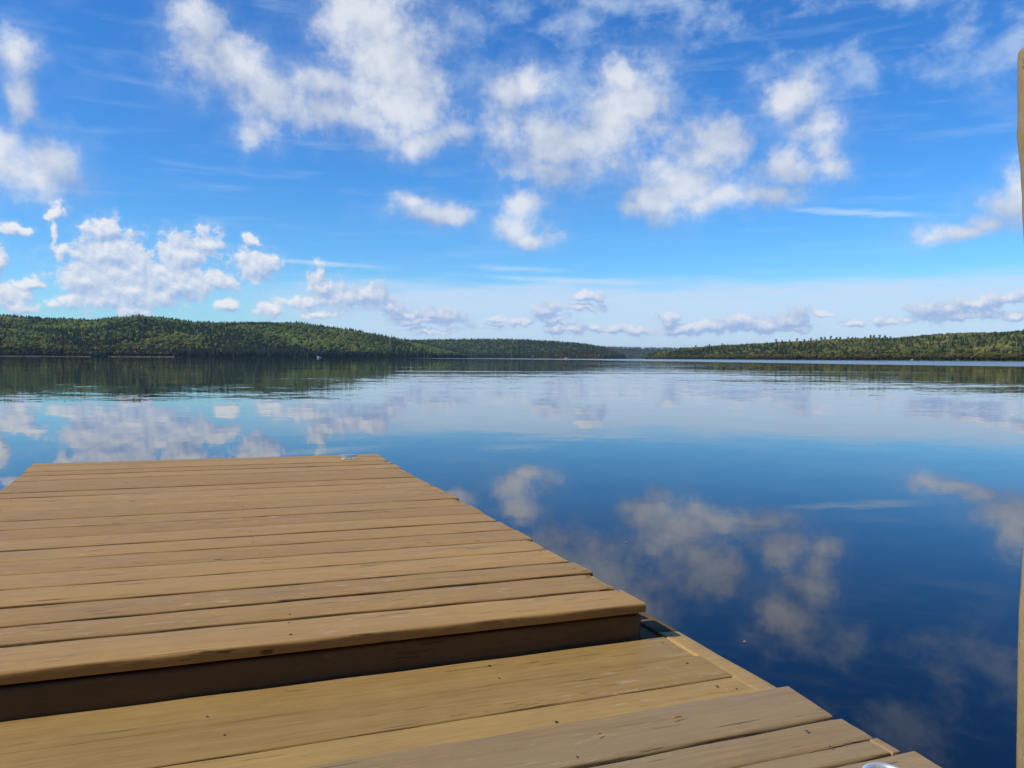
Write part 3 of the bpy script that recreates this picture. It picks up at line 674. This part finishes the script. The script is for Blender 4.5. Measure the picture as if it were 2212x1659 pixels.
for k in range(20):
    for xn, pb in ((-.035, .9), (-.83, .6), (-1.60, .6)):
        for q in (.27, .73):
            if r.random() < pb: nl.append((xn+r.normal()*.007, yr[k]+(yr[k+1]-yr[k])*q+r.normal()*.009 + (yl[k]-yr[k])*(-xn/1.677), .0028*r.uniform(.5, 1.15)))
bs.build('decking', W_UP, dock, nl, .0014)
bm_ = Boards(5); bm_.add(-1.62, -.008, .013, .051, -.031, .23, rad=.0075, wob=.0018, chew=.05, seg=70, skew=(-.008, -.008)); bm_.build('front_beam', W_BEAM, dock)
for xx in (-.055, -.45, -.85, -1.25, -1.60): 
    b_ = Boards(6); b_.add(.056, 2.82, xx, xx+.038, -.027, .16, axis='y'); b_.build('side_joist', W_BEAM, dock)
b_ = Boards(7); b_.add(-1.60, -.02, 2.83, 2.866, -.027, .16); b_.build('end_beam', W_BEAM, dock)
for px_, py_ in ((-1.5, .2), (-.15, .2), (-1.5, 2.6), (-.15, 2.6)):
    V = []; F = []
    for z in (-.19, -2.2):
        for j in range(12): a = 6.283*j/12; V.append((px_+.05*math.cos(a), py_+.05*math.sin(a), z))
    for j in range(12): F.append((j, (j+1) % 12, 12+(j+1) % 12, 12+j))
    F.append(tuple(range(12))); mesh_obj('pile', V, F, W_POST, dock)
# mooring cleat near the far edge
def tube(pts, rads, seg=10):
    V = []; F = []; pts = [np.array(p, float) for p in pts]
    for i, p in enumerate(pts):
        d = pts[min(i+1, len(pts)-1)]-pts[max(i-1, 0)]; d /= np.linalg.norm(d); u = np.cross(d, (0, 0, 1) if abs(d[2]) < .9 else (1, 0, 0)); u /= np.linalg.norm(u); v = np.cross(d, u)
        for j in range(seg): a = 6.283*j/seg; V.append(tuple(p+(u*math.cos(a)+v*math.sin(a))*rads[i]))
    for i in range(len(pts)-1):
        for j in range(seg): j2 = (j+1) % seg; F.append((i*seg+j, i*seg+j2, (i+1)*seg+j2, (i+1)*seg+j))
    F.append(tuple(range(seg))[::-1]); F.append(tuple((len(pts)-1)*seg+j for j in range(seg)))
    return V, F
def merged(lst):
    V = []; F = []
    for v, f in lst: k = len(V); V += list(v); F += [tuple(i+k for i in q) for q in f]
    return V, F
cx, cy = -.187, 2.685
V, F = merged([tube([(cx-.046, cy, .020), (cx-.032, cy, .019), (cx-.012, cy, .016), (cx+.012, cy, .016), (cx+.032, cy, .019), (cx+.046, cy, .020)], [.003, .0070, .0090, .0090, .0070, .003]),
    tube([(cx-.012, cy, .003), (cx-.011, cy, .024)], [.008, .006]), tube([(cx+.012, cy, .003), (cx+.011, cy, .024)], [.008, .006]),
    tube([(cx-.026, cy-.013, .001), (cx-.026, cy-.013, .006)], [.006, .0055]), tube([(cx+.026, cy-.013, .001), (cx+.026, cy-.013, .006)], [.006, .0055]),
    ([(cx-.036, cy-.018, .0015), (cx+.036, cy-.018, .0015), (cx+.036, cy+.018, .0015), (cx-.036, cy+.018, .0015), (cx-.033, cy-.015, .005), (cx+.033, cy-.015, .005), (cx+.033, cy+.015, .005), (cx-.033, cy+.015, .005)],
     [(4, 5, 6, 7), (0, 1, 5, 4), (1, 2, 6, 5), (2, 3, 7, 6), (3, 0, 4, 7)])])
o = mesh_obj('mooring_cleat', V, F, M_chrome, dock, smooth=True)
try: o.data.set_sharp_from_angle(angle=R(40))
except Exception: pass

# lower deck we look out from
deck = bpy.data.objects.new('lower_deck', None); C.objects.link(deck); deck.matrix_world = DM
tag(deck, 'near plank deck with olive tan and weathered grey boards, one step below the dock', 'dock')
Z = -.088; XL = -2.3
b1 = Boards(11)
b1.add(XL, .044, -.1275, .0, Z, .03, rad=.0035, wob=.0012, slant=(.02, 0)); b1.add(XL, .055, -.256, -.1295, Z+.0005, .03, rad=.003, slant=(.03, 0)); b1.add(XL, .062, -.3405, -.258, Z-.0005, .03, rad=.003, wob=.0008)
nl = [[], []]
for q0, (y0, y1) in enumerate(((-.1275, 0), (-.256, -.1295), (-.34, -.258), (-.484, -.342), (-.62, -.49), (-.775, -.636))):
    for xn in (.02, -.42, -1.0, -1.6):
        for q in (.25, .75):
            if r.random() < .62: nl[q0 > 2].append((xn+r.normal()*.014, y0+(y1-y0)*q+r.normal()*.012, .0032*r.uniform(.5, 1.1)))
b1.build('decking', W_LO, deck, nl[0], Z+.0014)
b2 = Boards(12)
b2.add(XL, .113, -.484, -.3418, Z+.003, .033, rad=.006, wob=.0012, slant=(.10, 0))
b2.add(XL, .1215, -.5735, -.493, Z, .033, rad=.005, wob=.001); b2.add(XL, .104, -.6255, -.5755, Z-.0005, .033, rad=.005, wob=.0012, skew=(-0, .0))
b2.add(XL, .135, -.775, -.636, Z+.002, .033, rad=.006, wob=.0013, slant=(.08, 0))
y = -.783
while y > -2.3: b2.add(XL, .125, y-.138, y, Z, .033, rad=.005, seg=20); y -= .146
b2.add(.1075, .1265, -.628, -.575, Z-.0015, .033, rad=.003, seg=6, bid=.4); b2.build('grey_decking', W_GREY, deck, nl[1], Z+.0045); b2_o = bpy.data.objects['grey_decking']; b2_o['label'] = 'weathered greyish boards nearest the viewer'
b3 = Boards(13)
b3.add(-.338, .036, .052, .112, Z-.002, .036, axis='y', rad=.004, wob=.0008, bid=.5)
b3.add(-.487, -.340, .064, .112, Z-.006, .036, axis='y', rad=.004, wob=.0008, bid=.6)
b3.build('edge_trim', W_TRIM, deck)
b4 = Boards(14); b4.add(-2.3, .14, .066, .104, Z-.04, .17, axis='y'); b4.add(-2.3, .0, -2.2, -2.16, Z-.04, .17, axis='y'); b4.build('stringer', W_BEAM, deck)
b5 = Boards(15); b5.add(-.006, .0505, .003, .16, Z-.008, .16, seg=10); b5.add(.052, .112, .038, .20, Z-.003, .16, seg=10); b5.build('shaded_corner', W_BEAM, deck)  # trim end and gap at the corner, their shade put into the dark colour
for px_, py_ in ((.06, -1.5), (-2.1, -.3), (-2.1, -1.9)):
    V = []; F = []
    for z in (Z-.22, -2.2):
        for j in range(12): a = 6.283*j/12; V.append((px_+.05*math.cos(a), py_+.05*math.sin(a), z))
    for j in range(12): F.append((j, (j+1) % 12, 12+(j+1) % 12, 12+j))
    F.append(tuple(range(12))); mesh_obj('pile', V, F, W_POST, deck)
# ring plate lying on the near board, cut by the lower edge of the picture
def ring(cx, cy, z, R0, r0, n=40, k=10):
    V = []; F = []
    for i in range(n):
        a = 6.283185*i/n
        for j in range(k):
            b_ = 6.283185*j/k; V.append((cx+(R0+r0*math.cos(b_))*math.cos(a), cy+(R0+r0*math.cos(b_))*math.sin(a), z+r0*math.sin(b_)))
    for i in range(n):
        for j in range(k): F.append((i*k+j, ((i+1) % n)*k+j, ((i+1) % n)*k+(j+1) % k, i*k+(j+1) % k))
    return V, F
V, F = merged([ring(.012, -.702, Z+.011, .032, .0055), tube([(.004-.03, -.745, Z+.003), (.004+.03, -.745, Z+.003)], [.007, .007])])
o = mesh_obj('mooring_ring', V, F, M_chrome, deck, smooth=True)

# post at the right edge
def post():
    p0 = np.array([.15, -.79]); base = to_world((p0[0], p0[1], Z)); d = 1.27
    e = bpy.data.objects.new('mooring_post', None); C.objects.link(e)
    # left face distance from the view axis, from the photograph's outline: (height above eye in m, offset in m)
    K_ = 1.36/1.27; prof = [(-1.6,.800),(-.64,.7845),(-.52,.7855),(-.40,.788),(-.29,.7945),(-.15,.7985),(0,.8005),(.10,.8005),(.164,.7965),(.21,.7945),(.26,.7915),(.30,.7895),(.325,.7865),(.345,.7835),(.36,.784),(.372,.786),(.40,.7855),(.44,.7850),(.468,.786),(.476,.790),(.482,.800)]
    xs0 = float(CR[0])
    V = []; F = []; m_ = 16; W_ = .095; r = np.random.default_rng(8)
    zs = np.concatenate([np.linspace(-1.6, .46, 90), np.linspace(.465, .482, 5)])
    for z in zs:
        u_ = np.interp(z, [q[0] for q in prof], [q[1] for q in prof])/1.27; Yb = d+.082
        lf = (u_*(Yb*CF[1]+z*K_*CF[2])-Yb*CR[1]-z*K_*CR[2])/CR[0]+r.normal()*.0003; rt_ = .7865*K_+W_-(.012 if z > .47 else 0)
        c_ = (lf+rt_)/2; hw = (rt_-lf)/2; hd = .045-(.006 if z > .474 else 0)
        for j in range(m_):
            a = 6.2832*(j+.5)/m_; ca, sa = math.cos(a), math.sin(a); pw = .22
            V.append((c_+hw*math.copysign(abs(ca)**pw, ca), d+hd+hd*math.copysign(abs(sa)**pw, sa), z*K_+HC))
    for i in range(len(zs)-1):
        for j in range(m_): j2 = (j+1) % m_; F.append((i*m_+j, i*m_+j2, (i+1)*m_+j2, (i+1)*m_+j))
    F.append(tuple((len(zs)-1)*m_+j for j in range(m_)))
    bpy.data.objects.remove(e)
    o = mesh_obj('mooring_post', V, F, W_POST, None, smooth=True)
    try: o.data.set_sharp_from_angle(angle=R(50))
    except Exception: pass
    tag(o, 'tan painted upright timber post at the right edge beside the near deck', 'post')
post()

# ------------------------------------------------------------------ small litter
M_needle = simple('orange dead leaf', (.42, .13, .03), .7); M_pink = simple('pale floating leaf', (.26, .16, .13), .6)
def litter(name, pts, mat, label, cat, w=.0013):
    V, F = tube(pts, [w*.5]+[w]*(len(pts)-2)+[w*.4], 6); o = mesh_obj(name, V, F, mat, None, smooth=True); tag(o, label, cat); return o
def onpt(px, py, z):                       # point of the deck plane seen at a place of the photograph (3648 px wide)
    d = DF*FPX+DR*(px-1824)+DU*(1368-py); t = (z-DC[2])/d[2]; return DC+d*t
for nm, (a, b_), lab in (('dead_leaf', ((2392, 2562), (2428, 2552)), 'long orange leaf scrap on the grey board, larger of the two'), ('dead_leaf', ((2126, 2621), (2143, 2612)), 'small orange leaf scrap left of the longer one on the grey board')):
    p, q = onpt(*a, Z+.0095), onpt(*b_, Z+.0095); mid = (p+q)/2+np.array([0, .0015, .0008])
    litter(nm, [to_world(p), to_world(mid), to_world(q)], M_needle, lab, 'leaf')
for (px, py, lab) in ((2653, 2286, 'tiny pale pink leaf floating on dark water beside the near deck'), (2231, 1931, 'tiny reddish leaf floating on the lake beside the raised dock')):
    d = CF*FPX+CR*(px-1824)+CU*(1368-py); p = np.array([0, 0, HC])+d*(-(HC-.003)/d[2]); s = .0042
    V = [(p[0]-s*1.6, p[1], .004), (p[0], p[1]-s, .003), (p[0]+s*1.8, p[1]+s*.3, .006), (p[0]+s*.2, p[1]+s, .004), (p[0], p[1], .008)]
    tag(mesh_obj('floating_leaf', V, [(0, 1, 4), (1, 2, 4), (2, 3, 4), (3, 0, 4)], M_pink), lab, 'leaf')

# ------------------------------------------------------------------ air
def haze():
    mt = bpy.data.materials.new('haze'); mt.use_nodes = True; g = G(mt.node_tree); g.n.clear()
    v = g.node('ShaderNodeVolumePrincipled'); v.inputs['Color'].default_value = (.62, .78, 1, 1); v.inputs['Density'].default_value = 3.2e-5; v.inputs['Anisotropy'].default_value = .2
    g.l.new(v.outputs[0], g.node('ShaderNodeOutputMaterial').inputs['Volume'])
    S = 14500; h0, h1 = -1.0, 190.
    V = [(-S, -S, h0), (S, -S, h0), (S, S, h0), (-S, S, h0), (-S, -S, h1), (S, -S, h1), (S, S, h1), (-S, S, h1)]
    F = [(3, 2, 1, 0), (4, 5, 6, 7), (0, 1, 5, 4), (1, 2, 6, 5), (2, 3, 7, 6), (3, 0, 4, 7)]
    tag(mesh_obj('haze', V, F, mt), 'thin bluish air over the lake', 'haze', kind='stuff')
haze()
